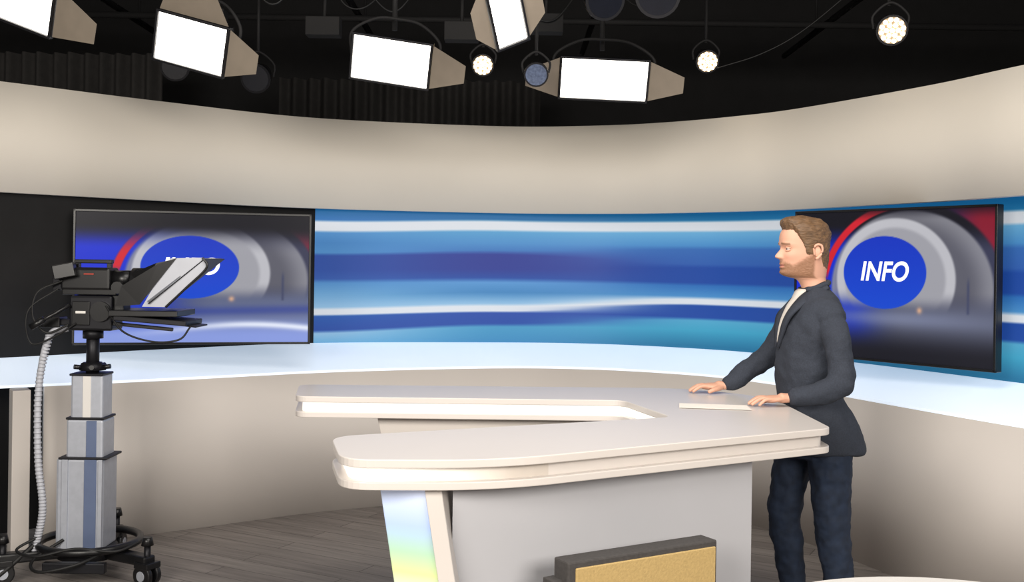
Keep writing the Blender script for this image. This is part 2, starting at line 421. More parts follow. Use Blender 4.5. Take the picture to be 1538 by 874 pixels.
prism('fin_edge', [Vector(p) for p in ((-.256, 3.22), (-.205, 3.225), (-.165, 3.55), (-.218, 3.55))], 0, .918, M_desk, DESK, shift=(.15, 0))
mobj('paper_sheet', [(.70, 4.40, 1.0125), (.99, 4.36, 1.0125), (1.0, 4.50, 1.0125), (.72, 4.54, 1.0125), (.70, 4.40, 1.0135), (.99, 4.36, 1.0135), (1.0, 4.50, 1.0135), (.72, 4.54, 1.0135)],
     [(0, 3, 2, 1), (4, 5, 6, 7), (0, 1, 5, 4), (1, 2, 6, 5), (2, 3, 7, 6), (3, 0, 4, 7)], M_paper)

BX = empty('gold_fronted_floor_box')
u = Vector((.862, .508)); nrm = Vector((.508, -.862)); P0 = Vector((.02, 3.11))
def bq(t0, t1, o0, o1): return [P0+u*t0+nrm*o0, P0+u*t1+nrm*o0, P0+u*t1+nrm*o1, P0+u*t0+nrm*o1][::-1]
prism('carcass', bq(.188, .775, 0, -.08), 0, .700, M_boxgrey, BX, bevel=.006)
prism('gold_front_panel', bq(.215, .765, .006, -.01), .03, .680, M_gold, BX)
prism('side_bracket', bq(.155, .195, -.03, -.09), 0, .64, M_boxgrey, BX)

T = empty('round_white_table')
cyl('table_top', (1.05, 2.30, .745), (1.05, 2.30, .775), .56, M_white, T, seg=64, bevel=.006)
cyl('table_stem', (1.05, 2.30, .02), (1.05, 2.30, .745), .04, M_alu, T)
cyl('table_base', (1.05, 2.30, 0), (1.05, 2.30, .02), .28, M_alu, T, seg=48)

# ---------------------------------------------------------------- camera pedestal
CP = empty('broadcast_camera_pedestal')
cx, cy = -2.11, 5.38
def cb(nm, c, s, m, **k): return box(nm, (cx+c[0], cy+c[1], c[2]), s, m, CP, **k)
cb('column_lower', (-.02, 0, .37), (.235, .20, .46), M_alu, bevel=.015)
cb('column_lower_groove', (.035, -.101, .37), (.06, .006, .45), M_aludark, bevel=.001)
cb('column_lower_rib', (-.09, -.103, .37), (.03, .01, .45), M_alu, bevel=.002)
cb('column_lower_rib', (.085, -.103, .37), (.02, .01, .45), M_alu, bevel=.002)
cb('column_middle', (-.005, 0, .69), (.185, .16, .20), M_alu, bevel=.012)
cb('column_middle_groove', (.03, -.081, .69), (.05, .006, .19), M_aludark, bevel=.001)
cb('column_top', (-.002, 0, .90), (.162, .135, .225), M_alu, bevel=.012)
cb('column_top_groove', (.0, -.068, .90), (.04, .006, .21), M_white, bevel=.001)
for z, w in ((.60, .24), (.795, .19), (1.012, .168)): cb('collar', (-.004, 0, z), (w, w*.88, .012), M_darkmetal)
cyl('neck', (cx, cy, 1.0), (cx, cy, 1.25), .032, M_darkmetal, CP)
cyl('neck_flange', (cx, cy, 1.03), (cx, cy, 1.07), .065, M_darkmetal, CP, r2=.045)
cyl('neck_ring', (cx, cy, 1.19), (cx, cy, 1.235), .05, M_darkmetal, CP)
for a in range(5):
    t = a*1.256; cyl('clamp_knob', (cx+.05*math.cos(t), cy+.05*math.sin(t), 1.045), (cx+.09*math.cos(t), cy+.09*math.sin(t), 1.05), .012, M_blackgloss, CP, seg=12)
cb('pan_head', (.015, 0, 1.32), (.215, .16, .175), M_darkmetal, bevel=.012)
cb('pan_head_plate', (-.03, -.083, 1.32), (.09, .008, .12), M_blackgloss)
cb('pan_head_logo', (-.03, -.088, 1.325), (.05, .003, .012), M_white, bevel=.001)
cyl('tilt_hub', (cx+.07, cy-.1, 1.33), (cx+.07, cy+.1, 1.33), .05, M_blackgloss, CP)
cb('side_arm', (-.14, .0, 1.27), (.09, .06, .03), M_darkmetal)
cb('rear_plate', (-.2, .0, 1.27), (.10, .10, .05), M_blackgloss)
cb('camera_mount', (.0, 0, 1.425), (.27, .12, .03), M_blackgloss)
cb('camera_body', (-.02, 0, 1.49), (.25, .13, .115), M_blackgloss, bevel=.014)
cb('camera_handle', (-.0, 0, 1.578), (.19, .035, .02), M_blackgloss)
cb('handle_post', (-.08, 0, 1.56), (.02, .03, .04), M_blackgloss, bevel=.002)
cb('handle_post_front', (.08, 0, 1.56), (.02, .03, .04), M_blackgloss, bevel=.002)
cb('viewfinder', (-.11, -.09, 1.53), (.10, .07, .07), M_blackgloss, rot=(0, -12, 10))
cb('camera_battery', (-.16, 0, 1.48), (.05, .11, .10), M_darkmetal)
cb('red_tally', (-.0, -.067, 1.515), (.05, .004, .008), mat('red_trim', (150, 50, 36), .4), bevel=.001)
cyl('lens_barrel', (cx+.10, cy, 1.49), (cx+.20, cy, 1.49), .045, M_blackgloss, CP)
cyl('lens_ring', (cx+.20, cy, 1.49), (cx+.25, cy, 1.49), .058, M_darkmetal, CP)
cyl('follow_focus', (cx+.15, cy-.05, 1.45), (cx+.15, cy-.09, 1.45), .03, M_blackgloss, CP)
hy = .14
mobj('prompter_hood', [(cx+.21, cy-hy, 1.40), (cx+.21, cy+hy, 1.40), (cx+.30, cy-hy, 1.44), (cx+.30, cy+hy, 1.44), (cx+.47, cy-hy, 1.60), (cx+.47, cy+hy, 1.60), (cx+.36, cy-hy, 1.575), (cx+.36, cy+hy, 1.575), (cx+.22, cy-hy*.7, 1.52), (cx+.22, cy+hy*.7, 1.52)],
     [(0, 2, 4, 6, 8), (1, 9, 7, 5, 3), (0, 1, 3, 2), (8, 6, 7, 9), (0, 8, 9, 1), (6, 4, 5, 7)], M_blackgloss, CP)
def slab(nm, a, b2, w, th, m):
    a, b2 = Vector(a), Vector(b2); d = (b2-a).normalized(); n2 = Vector((-d.z, 0, d.x))
    V = []
    for p in (a, b2):
        for sy, sn in ((-1, -1), (1, -1), (1, 1), (-1, 1)):
            V.append((cx+p.x+n2.x*sn*th/2, cy+sy*w/2, p.z+n2.z*sn*th/2))
    return mobj(nm, V, [(0, 1, 2, 3), (4, 7, 6, 5), (0, 4, 5, 1), (1, 5, 6, 2), (2, 6, 7, 3), (3, 7, 4, 0)], m, CP, bevel=.002)
slab('prompter_glass', (.33, 0, 1.385), (.60, 0, 1.60), .34, .008, M_mirror)
slab('glass_frame_side', (.335, 0, 1.375), (.61, 0, 1.60), .36, .004, M_darkmetal)
mobj('hood_side_flap', [(cx+.30, cy-.16, 1.36), (cx+.42, cy-.165, 1.36), (cx+.62, cy-.175, 1.555), (cx+.60, cy-.175, 1.605), (cx+.44, cy-.17, 1.60),
                        (cx+.30, cy-.155, 1.36), (cx+.42, cy-.16, 1.36), (cx+.62, cy-.17, 1.555), (cx+.60, cy-.17, 1.605), (cx+.44, cy-.165, 1.60)],
     [(0, 1, 2, 3, 4), (9, 8, 7, 6, 5), (0, 5, 6, 1), (1, 6, 7, 2), (2, 7, 8, 3), (3, 8, 9, 4), (4, 9, 5, 0)], mat('light_grey_flap', (178, 181, 190), .45, var=.03), CP)
mobj('hood_dark_flap', [(cx+.17, cy-.165, 1.36), (cx+.29, cy-.168, 1.37), (cx+.47, cy-.178, 1.60), (cx+.38, cy-.178, 1.57), (cx+.20, cy-.168, 1.46),
                        (cx+.17, cy-.16, 1.36), (cx+.29, cy-.163, 1.37), (cx+.47, cy-.173, 1.60), (cx+.38, cy-.173, 1.57), (cx+.20, cy-.163, 1.46)],
     [(0, 1, 2, 3, 4), (9, 8, 7, 6, 5), (0, 5, 6, 1), (1, 6, 7, 2), (2, 7, 8, 3), (3, 8, 9, 4), (4, 9, 5, 0)], M_blackgloss, CP)
wire('flap_edge', [(cx+.42, cy-.172, 1.36), (cx+.52, cy-.178, 1.455), (cx+.62, cy-.182, 1.555), (cx+.60, cy-.182, 1.605)], .006, M_blackgloss, CP)
cb('monitor_tray', (.30, 0, 1.325), (.34, .30, .03), M_blackgloss)
cb('prompter_monitor', (.33, 0, 1.29), (.36, .28, .025), M_darkmetal, rot=(0, 4, 0))
cb('tray_rail', (.22, -.05, 1.26), (.40, .02, .018), M_blackgloss, rot=(0, 5, 0))
cb('tray_tip', (.5, 0, 1.265), (.10, .2, .008), M_darkmetal, rot=(0, 6, 0))
cb('tray_bracket', (.14, 0, 1.36), (.06, .1, .10), M_blackgloss)
cyl('pan_bar', (cx-.08, cy-.1, 1.36), (cx-.25, cy-.15, 1.25), .01, M_blackgloss, CP)
cyl('pan_bar_grip', (cx-.19, cy-.132, 1.29), (cx-.25, cy-.15, 1.25), .016, M_blackgloss, CP)
wire('conduit', [(cx-.12, cy-.02, 1.24), (cx-.20, cy-.05, 1.2), (cx-.235, cy-.08, .95), (cx-.225, cy-.1, .6), (cx-.19, cy-.12, .35), (cx-.22, cy-.13, .15)], .016, M_duct, CP)
cond = cr([(cx-.20, cy-.05, 1.2), (cx-.235, cy-.08, .95), (cx-.225, cy-.1, .6), (cx-.19, cy-.12, .35), (cx-.22, cy-.13, .15)], 14)
for p in cond: cyl('conduit_rib', p, (p[0], p[1], p[2]+.009), .0185, M_duct, CP, seg=12)
wire('loop_cable_a', [(cx-.13, cy-.07, 1.48), (cx-.24, cy-.1, 1.42), (cx-.26, cy-.1, 1.3), (cx-.2, cy-.08, 1.22), (cx-.1, cy-.06, 1.26)], .006, M_cable, CP)
wire('loop_cable_b', [(cx-.15, cy-.07, 1.44), (cx-.28, cy-.11, 1.33), (cx-.27, cy-.1, 1.17), (cx-.16, cy-.09, 1.2), (cx-.05, cy-.09, 1.27)], .005, M_cable, CP)
wire('loop_cable_c', [(cx+.1, cy-.1, 1.36), (cx+.2, cy-.15, 1.24), (cx+.35, cy-.16, 1.19), (cx+.48, cy-.15, 1.2), (cx+.52, cy-.1, 1.26)], .005, M_cable, CP)
wire('loop_cable_d', [(cx-.09, cy-.11, .2), (cx-.2, cy-.2, .12), (cx-.12, cy-.32, .1), (cx+.05, cy-.3, .13), (cx+.15, cy-.15, .16)], .008, M_cable, CP)
wire('loop_cable_e', [(cx-.2, cy-.13, .22), (cx-.28, cy-.2, .17), (cx-.15, cy-.27, .16), (cx+.02, cy-.24, .19), (cx+.2, cy-.2, .17), (cx+.28, cy-.1, .19)], .007, M_cable, CP)
wire('floor_cable', [(cx-.2, cy-.12, .2), (cx-.4, cy-.25, .02), (cx-.6, cy-.2, .012), (cx-1.1, cy-.3, .012)], .012, M_cable, CP)
def ringmesh(nm, r, tr, z, m):
    V = []; n, k = 40, 10
    for i in range(n):
        a = 2*math.pi*i/n
        for j in range(k):
            c = 2*math.pi*j/k; rr = r+tr*math.cos(c); V.append((cx+rr*math.cos(a), cy+rr*math.sin(a), z+tr*math.sin(c)))
    F = [(i*k+j, ((i+1) % n)*k+j, ((i+1) % n)*k+(j+1) % k, i*k+(j+1) % k) for i in range(n) for j in range(k)]
    return mobj(nm, V, F, m, CP, smooth=True)
ringmesh('base_ring', .24, .02, .17, M_blackgloss)
cyl('base_hub', (cx, cy, .10), (cx, cy, .15), .16, M_darkmetal, CP, r2=.13)
for i, a in enumerate((-28, 208, 92)):
    t = math.radians(a); dx, dy = math.cos(t), math.sin(t); wx, wy = cx+dx*.40, cy+dy*.40
    box('base_leg', (cx+dx*.24, cy+dy*.24, .125), (.36, .07, .05), M_blackgloss, CP, rot=(0, 0, a), bevel=.01)
    cyl('caster_stem', (wx, wy, .09), (wx, wy, .20), .016, M_darkmetal, CP)
    cyl('brake_knob', (wx, wy, .20), (wx, wy, .24), .03, M_blackgloss, CP, r2=.022)
    box('caster_fork', (wx, wy, .105), (.09, .09, .03), M_blackgloss, CP, rot=(0, 0, a))
    for s in (-1, 1):
        px, py = -dy*.03*s, dx*.03*s
        cyl('caster_wheel', (wx+px*.45, wy+py*.45, .056), (wx+px*1.4, wy+py*1.4, .056), .055, M_blackgloss, CP, bevel=.006)
        cyl('wheel_cap', (wx+px*1.38, wy+py*1.38, .056), (wx+px*1.5, wy+py*1.5, .056), .025, M_alu, CP)
box('cable_guard', (cx+.02, cy-.24, .10), (.3, .04, .05), M_darkmetal, CP)

# ---------------------------------------------------------------- ceiling lights
GR = empty('lighting_grid')
def softlight(c, w, h, pitch, yaw, roll, doors='lrtb', dl=.24):
    e = empty('softlight_with_barn_doors', c)
    e.rotation_euler = (Matrix.Rotation(math.radians(yaw), 3, 'Z')@Matrix.Rotation(math.radians(pitch), 3, 'X')@Matrix.Rotation(math.radians(roll), 3, 'Y')).to_euler()
    V = []
    for y, s in ((.0, 1.0), (.05, 1.0), (.13, .7)):
        for sx, sz in ((-1, -1), (1, -1), (1, 1), (-1, 1)): V.append((sx*w/2*s*1.04, y+.004, sz*h/2*s*1.04))
    F = [(0, 1, 2, 3), (8, 11, 10, 9)]
    for k in (0, 4):
        for i in range(4): F.append((k+i, k+(i+1) % 4, k+4+(i+1) % 4, k+4+i))
    mobj('housing', V, F, M_darkmetal, e)
    box('diffuser_panel', (0, -.004, 0), (w, .012, h), M_panel, e, bevel=0)
    t_ = .012
    for nm, cc, ss in (('rim_top', (0, -.012, h/2+t_/2), (w+2*t_, .03, t_)), ('rim_bottom', (0, -.012, -h/2-t_/2), (w+2*t_, .03, t_)),
                       ('rim_left', (-w/2-t_/2, -.012, 0), (t_, .03, h)), ('rim_right', (w/2+t_/2, -.012, 0), (t_, .03, h))):
        box(nm, cc, ss, M_darkmetal, e, bevel=.002)
    o = dl*.92; dd = dl*.30
    D = {'l': [(-w/2-.015, -.01, -h/2), (-w/2-.015, -.01, h/2), (-w/2-o, -dd, h*.2), (-w/2-o, -dd, -h*.2)],
         'r': [(w/2+.015, -.01, -h/2), (w/2+.015, -.01, h/2), (w/2+o, -dd, h*.2), (w/2+o, -dd, -h*.2)],
         't': [(-w/2, -.01, h/2+.015), (w/2, -.01, h/2+.015), (w*.34, -dd, h/2+o*.8), (-w*.34, -dd, h/2+o*.8)],
         'b': [(-w/2, -.01, -h/2-.015), (w/2, -.01, -h/2-.015), (w*.34, -dd, -h/2-o), (-w*.34, -dd, -h/2-o)]}
    for k in doors:
        q = [Vector(a) for a in D[k]]; q2 = [a+Vector((0, .004, 0)) for a in q]
        mobj('barn_door_'+k, q+q2, [(0, 1, 2, 3), (7, 6, 5, 4), (0, 4, 5, 1), (1, 5, 6, 2), (2, 6, 7, 3), (3, 7, 4, 0)], M_barn, e)
    wire('yoke', [(-w*.56, .06, 0), (-w*.58, .08, h*.5), (-w*.3, .12, h*.85), (0, .13, h*.9), (w*.3, .12, h*.85), (w*.58, .08, h*.5), (w*.56, .06, 0)], .009, M_rig, e)
    cyl('hanger_pole', (c[0], c[1]+.16, c[2]+h*.85), (c[0], c[1]+.16, 3.42), .016, M_rig, GR, seg=12)
    return e
softlight((.553, 6.6, 2.747), .53, .245, 22, 0, 2, 'lr')
softlight((-.72, 6.2, 2.765), .45, .25, 20, -6, 9, 'r')
softlight((-1.70, 5.6, 2.73), .38, .25, 20, -10, 16, 'rt', dl=.22)
softlight((-2.30, 5.0, 2.80), .30, .24, 20, -14, 22, 'r', dl=.3)
softlight((-.05, 5.2, 2.83), .16, .34, 28, 30, -28, 'lr', dl=.12)

def par(c, r, lit, yaw=0, pitch=20, lens=None):
    e = empty('led_par_can', c); e.rotation_euler = (math.radians(pitch), 0, math.radians(yaw))
    cyl('can', (0, .01, 0), (0, .16, 0), r*1.12, M_blackgloss, e, r2=r*.8)
    cyl('rim', (0, -.015, 0), (0, .012, 0), r*1.16, M_darkmetal, e)
    cyl('face', (0, -.018, 0), (0, -.012, 0), r, M_barn if lit else (lens or M_lens), e)
    if lit:
        pts = [(0, 0)]+[(.42*r*math.cos(a), .42*r*math.sin(a)) for a in [i*math.pi/3 for i in range(6)]]+[(.8*r*math.cos(a), .8*r*math.sin(a)) for a in [i*math.pi/6+.2 for i in range(12)]]
        for p in pts: cyl('led', (p[0], -.024, p[1]), (p[0], -.017, p[1]), r*.17, M_led, e, seg=10)
    wire('yoke', [(-r*1.2, .06, 0), (-r*1.25, .07, r), (0, .08, r*1.9), (r*1.25, .07, r), (r*1.2, .06, 0)], .007, M_rig, e)
    cyl('par_hanger', (c[0], c[1]+.05, c[2]+r*1.95), (c[0], c[1]+.05, 3.42), .010, M_rig, GR, seg=10)
    return e
par((-.204, 6.8, 2.862), .062, True); par((1.263, 7.0, 2.944), .066, True); par((2.12, 6.0, 2.943), .075, True, yaw=-10)
par((.125, 6.2, 2.70), .062, False, lens=M_lensblue); par((.50, 6.0, 3.09), .10, False, yaw=15); par((.80, 6.0, 3.12), .11, False, yaw=-10)
par((-1.70, 7.0, 2.79), .085, False); par((-2.2, 6.9, 2.84), .08, False, yaw=10)

for y in (5.0, 6.0, 7.0, 8.0): cyl('pipe_across', (-4.5, y, 3.42), (4.5, y, 3.42), .024, M_rig, GR, seg=14)
for x in (-3, -1.2, .6, 2.4): cyl('pipe_along', (x, 0, 3.48), (x, 9.5, 3.48), .024, M_rig, GR, seg=14)
for x in (-3, -1.2, .6, 2.4):
    for y in (1.5, 5.5, 8.5): cyl('drop_rod', (x, y, 3.48), (x, y, 4.5), .01, M_rig, GR, seg=8)
for k in range(12):
    x0 = -2.5+k*.30+random.random()*.15; y0 = 6.0+random.random(); z0 = 3.12+random.random()*.15
    wire('hanging_cable', [(x0, y0, 3.42), (x0+.08, y0, z0), (x0+.22, y0, z0-.08*random.random()), (x0+.4, y0+.05, 3.42)], .005, M_cable, GR)
for x, z in ((-1.25, 3.12), (-.35, 3.1), (.2, 3.16), (-2.0, 3.16)):
    box('driver_box', (x, 6.95, z), (.22, .12, .12), M_rig, GR); cyl('driver_clamp', (x, 6.97, z+.06), (x, 7.0, 3.42), .012, M_rig, GR, seg=8)
wire('thin_cable', [(1.33, 7.0, 2.9), (1.6, 6.9, 2.98), (1.85, 6.8, 3.12), (2.2, 6.6, 3.42)], .004, M_cable, GR)

def curtain(x0, x1, y, z0, z1):
    n = int((x1-x0)/.012); V = []; F = []
    for i in range(n+1):
        x = x0+(x1-x0)*i/n; yy = y+.05*math.sin(x*48)+.02*math.sin(x*21+1)
        V += [(x, yy, z0), (x, yy*1.0+.0, z1), ]
    for i in range(n): F.append((2*i, 2*i+2, 2*i+3, 2*i+1))
    return mobj('black_stage_curtain', V, F, M_curtain, None, smooth=True)
curtain(-4.6, -2.95, 8.9, 0, 3.3)
curtain(-2.0, .22, 9.1, 0, 3.15)

# ---------------------------------------------------------------- man
MAN = empty('man_presenter')
Y0 = 4.75
V = []; F = []
slices_geo(V, F, [(.785, 1.24, 1.575, .195, Y0), (.84, 1.215, 1.565, .200, Y0), (.90, 1.205, 1.545, .193, Y0), (.98, 1.20, 1.50, .178, Y0), (1.07, 1.193, 1.462, .165, Y0), (1.17, 1.188, 1.460, .172, Y0),
                  (1.27, 1.193, 1.470, .185, Y0), (1.35, 1.208, 1.475, .195, Y0), (1.41, 1.235, 1.468, .20, Y0), (1.445, 1.258, 1.455, .19, Y0), (1.475, 1.278, 1.435, .145, Y0), (1.495, 1.29, 1.42, .10, Y0), (1.515, 1.30, 1.41, .072, Y0)], seg=40, p=2.15)
near_arm = [(1.365, 4.615, 1.42), (1.378, 4.565, 1.375), (1.388, 4.525, 1.28), (1.396, 4.50, 1.19), (1.396, 4.485, 1.13), (1.365, 4.478, 1.092), (1.32, 4.478, 1.076), (1.26, 4.487, 1.062), (1.20, 4.50, 1.05)]
tube_geo(V, F, near_arm, [.060, .064, .060, .056, .055, .054, .051, .046, .040], n=3)
ball_geo(V, F, (1.395, 4.48, 1.105), .052)
far_arm = [(1.36, 4.885, 1.42), (1.33, 4.945, 1.37), (1.27, 4.985, 1.28), (1.21, 5.0, 1.185), (1.13, 4.985, 1.125), (1.06, 4.965, 1.08), (1.01, 4.955, 1.052)]
tube_geo(V, F, far_arm, [.060, .064, .058, .055, .05, .045, .039])
remeshed('jacket', V, F, M_jacket, MAN, .008, 9, .026, .10)
def strip(nm, A, B, th, m):
    a, c = cr(A, 5), cr(B, 5); V = []; F = []
    for p, q in zip(a, c): V += [tuple(p), tuple(q), (q[0]+th, q[1], q[2]-th*.3), (p[0]+th, p[1], p[2]-th*.3)]
    for i in range(len(a)-1):
        for k in range(4):
            x = i*4+k; y = i*4+(k+1) % 4; F.append((x, y, y+4, x+4))
    n = len(a)-1; F += [(0, 1, 2, 3), (n*4+3, n*4+2, n*4+1, n*4)]
    o = mobj(nm, V, F, m, MAN, smooth=True); return o
for s in (-1, 1):
    strip('lapel', [(1.375, Y0+s*.062, 1.54), (1.320, Y0+s*.066, 1.512), (1.260, Y0+s*.052, 1.462), (1.203, Y0+s*.035, 1.37), (1.180, Y0+s*.008, 1.24)],
          [(1.385, Y0+s*.085, 1.512), (1.330, Y0+s*.10, 1.482), (1.248, Y0+s*.115, 1.425), (1.201, Y0+s*.10, 1.365), (1.182, Y0+s*.022, 1.24)], .012, M_jacket)
V = []; F = []
tube_geo(V, F, [(1.30, Y0-.068, 1.50), (1.36, Y0-.070, 1.518), (1.395, Y0-.05, 1.530), (1.407, Y0, 1.535), (1.395, Y0+.05, 1.530), (1.36, Y0+.070, 1.518), (1.30, Y0+.068, 1.50)], [.010, .012, .012, .012, .012, .012, .010])
mobj('collar', V, F, M_jacket, MAN, smooth=True)
V = []; F = []
slices_geo(V, F, [(1.20, 1.20, 1.40, .02, Y0), (1.27, 1.186, 1.40, .032, Y0), (1.35, 1.197, 1.42, .05, Y0), (1.42, 1.224, 1.43, .062, Y0), (1.46, 1.250, 1.42, .068, Y0), (1.49, 1.264, 1.41, .066, Y0), (1.503, 1.278, 1.40, .062, Y0)], seg=36)
mobj('t_shirt', V, F, M_shirt, MAN, smooth=True)
V = []; F = []
slices_geo(V, F, [(.76, 1.255, 1.50, .15, Y0), (.84, 1.245, 1.515, .165, Y0), (.92, 1.25, 1.48, .155, Y0), (.98, 1.255, 1.46, .145, Y0)])
tube_geo(V, F, [(1.40, 4.665, .84), (1.405, 4.655, .72), (1.408, 4.645, .58), (1.408, 4.64, .47), (1.425, 4.64, .36), (1.44, 4.635, .24), (1.452, 4.635, .09)], [.098, .094, .084, .076, .072, .064, .058])
tube_geo(V, F, [(1.345, 4.84, .84), (1.30, 4.84, .72), (1.262, 4.83, .58), (1.25, 4.83, .47), (1.268, 4.83, .36), (1.285, 4.83, .24), (1.30, 4.83, .09)], [.098, .092, .082, .074, .070, .062, .057])
remeshed('jeans', V, F, M_jeans, MAN, .009, 4, .026, .07)
for X, Y in ((1.44, 4.635), (1.29, 4.83)):
    V = []; F = []
    tube_geo(V, F, [(X+.06, Y, .05), (X, Y, .058), (X-.09, Y, .045), (X-.17, Y-.005, .032)], [.045, .05, .046, .034], sq=(1, .85), up=(0, 0, 1))
    V = [Vector((v[0], v[1], max(.004, v[2]))) for v in V]
    mobj('shoe', V, F, M_shoe, MAN, smooth=True)
    box('shoe_sole', (X-.06, Y, .008), (.27, .085, .016), M_blackgloss, MAN, bevel=.006)

HZ = [(1.47, 1.312, 1.42, .056), (1.50, 1.298, 1.410, .054), (1.53, 1.285, 1.402, .053), (1.547, 1.268, 1.400, .054), (1.555, 1.232, 1.400, .057), (1.563, 1.208, 1.402, .060), (1.575, 1.196, 1.403, .063), (1.59, 1.195, 1.404, .066), (1.605, 1.194, 1.405, .068), (1.63, 1.193, 1.406, .071), (1.655, 1.193, 1.408, .074),
      (1.68, 1.196, 1.410, .077), (1.70, 1.191, 1.411, .078), (1.73, 1.190, 1.411, .079), (1.755, 1.197, 1.405, .077), (1.778, 1.215, 1.39, .068), (1.794, 1.245, 1.365, .050), (1.802, 1.275, 1.335, .028), (1.804, 1.30, 1.31, .006)]
q = np.array(cr(HZ, 9)); NA = 144
HC = Vector((1.30, Y0, 1.69))
def beard(p, phi):
    up = 1.620 if phi < 35 else (1.620-.012*sstep(35, 50, phi)+max(0, phi-50)/40*.05)
    up += .005*noise.noise(p*120)
    yy = abs(p.y-Y0)
    b = sstep(up+.012, up-.012, p.z)*sstep(1.546, 1.562, p.z)*(1-sstep(90, 100, phi))
    lipm = math.exp(-((p.z-1.6055)/.0085)**4)*(1-sstep(.018, .026, yy))*(1 if phi < 60 else 0)
    return b*(1-.95*lipm), lipm
def head_pt(z, xf, xb, w, a, relief=True):
    c, s = math.cos(a), math.sin(a)
    wide = xf+(xb-xf)*.55
    x = wide-(wide-xf)*math.copysign(abs(c)**.92, c) if c > 0 else wide-(xb-wide)*math.copysign(abs(c)**.95, c)
    y = w*math.copysign(abs(s)**.88, s)
    if c > 0 and z > 1.55:
        jaw = sstep(1.66, 1.56, z) if z < 1.66 else 0
        y *= 1-.20*jaw*c
        g = lambda yy, zz, sy, sz: math.exp(-((abs(y)-yy)/sy)**2-((z-zz)/sz)**2)
        f = 0
        if z < 1.70:
            prof = (min(1, max(0, (1.694-z)/.044))**1.25)*sstep(1.630, 1.643, z)
            wn = .0085+.0065*sstep(1.68, 1.648, z); f += .027*prof*math.exp(-(y/wn)**2)
            f += .009*math.exp(-((abs(y)-.0135)/.006)**2-((z-1.642)/.008)**2)
        f -= .011*g(.032, 1.679, .016, .012)
        f += .006*g(.03, 1.702, .022, .008)
        f += .0045*math.exp(-((z-1.6125)/.005)**2-(y/.024)**2)
        f += .0050*math.exp(-((z-1.599)/.005)**2-(y/.022)**2)
        f -= .005*math.exp(-((z-1.6055)/.0022)**2-(y/.026)**2)
        f -= .003*math.exp(-((z-1.588)/.005)**2-(y/.02)**2)
        f += .006*math.exp(-((z-1.574)/.010)**2-(y/.022)**2)
        f += .004*g(.045, 1.648, .018, .016)
        x -= f
    return Vector((x, Y0+y, z))
def headrot(v):
    t = sstep(1.50, 1.56, v.z); R = Matrix.Rotation(math.radians(9*t), 3, 'Z'); return R@(v-HC)+HC
V = []; C = []
sk = (208, 158, 134); bd_c = (122, 86, 60)
for z, xf, xb, w in q:
    for i in range(NA):
        a = 2*math.pi*i/NA; p = head_pt(z, xf, xb, w, a); phi = abs(math.degrees(a if a <= math.pi else a-2*math.pi))
        yy = abs(p.y-Y0); bm_, lipm = beard(p, phi)
        c = mixc(sk, bd_c, (.74+.2*noise.noise(p*260))*bm_); c = mixc(c, (178, 112, 100), .75*lipm)
        brow = math.exp(-((z-1.703-.002*math.cos(yy*60))/.0042)**2)*(1 if .012 < yy < .052 and phi < 75 else 0)
        c = mixc(c, (104, 74, 50), .85*brow)
        c = mixc(c, (196, 132, 112), .35*math.exp(-((yy-.045)/.02)**2-((z-1.645)/.02)**2))
        d = Vector((p.x-1.30, p.y-Y0, 0)).normalized()
        p = p+d*bm_*(.0018+.0012*noise.noise(p*220))
        V.append(headrot(p)); C.append((*lin(c), 1))
F = [(k*NA+i, k*NA+(i+1) % NA, (k+1)*NA+(i+1) % NA, (k+1)*NA+i) for k in range(len(q)-1) for i in range(NA)]
F.append(tuple(range((len(q)-1)*NA, len(q)*NA)))
me = bpy.data.meshes.new('head'); me.from_pydata([tuple(v) for v in V], [], F)
ca = me.color_attributes.new('Col', 'FLOAT_COLOR', 'POINT'); ca.data.foreach_set('color', np.array(C, dtype=np.float32).ravel())
me.materials.append(attr_mat('face_skin', 0, 1, .55)); me.polygons.foreach_set('use_smooth', [True]*len(me.polygons))
o = bpy.data.objects.new('head', me); COL.objects.link(o); o.parent = MAN
def hairline(phi):
    xs = [0, 42, 55, 68, 76, 92, 98, 108, 125, 180]; ys = [1.766, 1.764, 1.745, 1.705, 1.650, 1.650, 1.70, 1.665, 1.60, 1.575]
    return float(np.interp(phi, xs, ys))
V = []; keep = {}
for k, (z, xf, xb, w) in enumerate(q):
    for i in range(NA):
        a = 2*math.pi*i/NA; p = head_pt(z, xf, xb, w, a); phi = abs(math.degrees(a if a <= math.pi else a-2*math.pi))
        hl = hairline(phi)+.003*noise.noise(p*150); t = sstep(hl-.004, hl+.018, z); top = sstep(1.70, 1.80, z); fr = sstep(1.38, 1.22, p.x)
        d = (p-HC); d.z *= 1.15; d.normalize()
        st = noise.noise(Vector((p.x*22, p.y*130, p.z*(60 if phi > 40 else 30)))); st2 = noise.noise(Vector((p.x*30, p.y*45, p.z*30)))
        th = -.003+t*(.007+top*(.012+.014*fr)+.004*st+.009*st2*(.3+.7*top))
        pp = p+d*th; pp.x += -.008*top*fr*t
        V.append(headrot(pp)); keep[k*NA+i] = z > hl-.006
F = [f for f in ((k*NA+i, k*NA+(i+1) % NA, (k+1)*NA+(i+1) % NA, (k+1)*NA+i) for k in range(len(q)-1) for i in range(NA)) if all(keep[x] for x in f)]
F.append(tuple(range((len(q)-1)*NA, len(q)*NA)))
mobj('hair', V, F, M_hair, MAN, smooth=True)
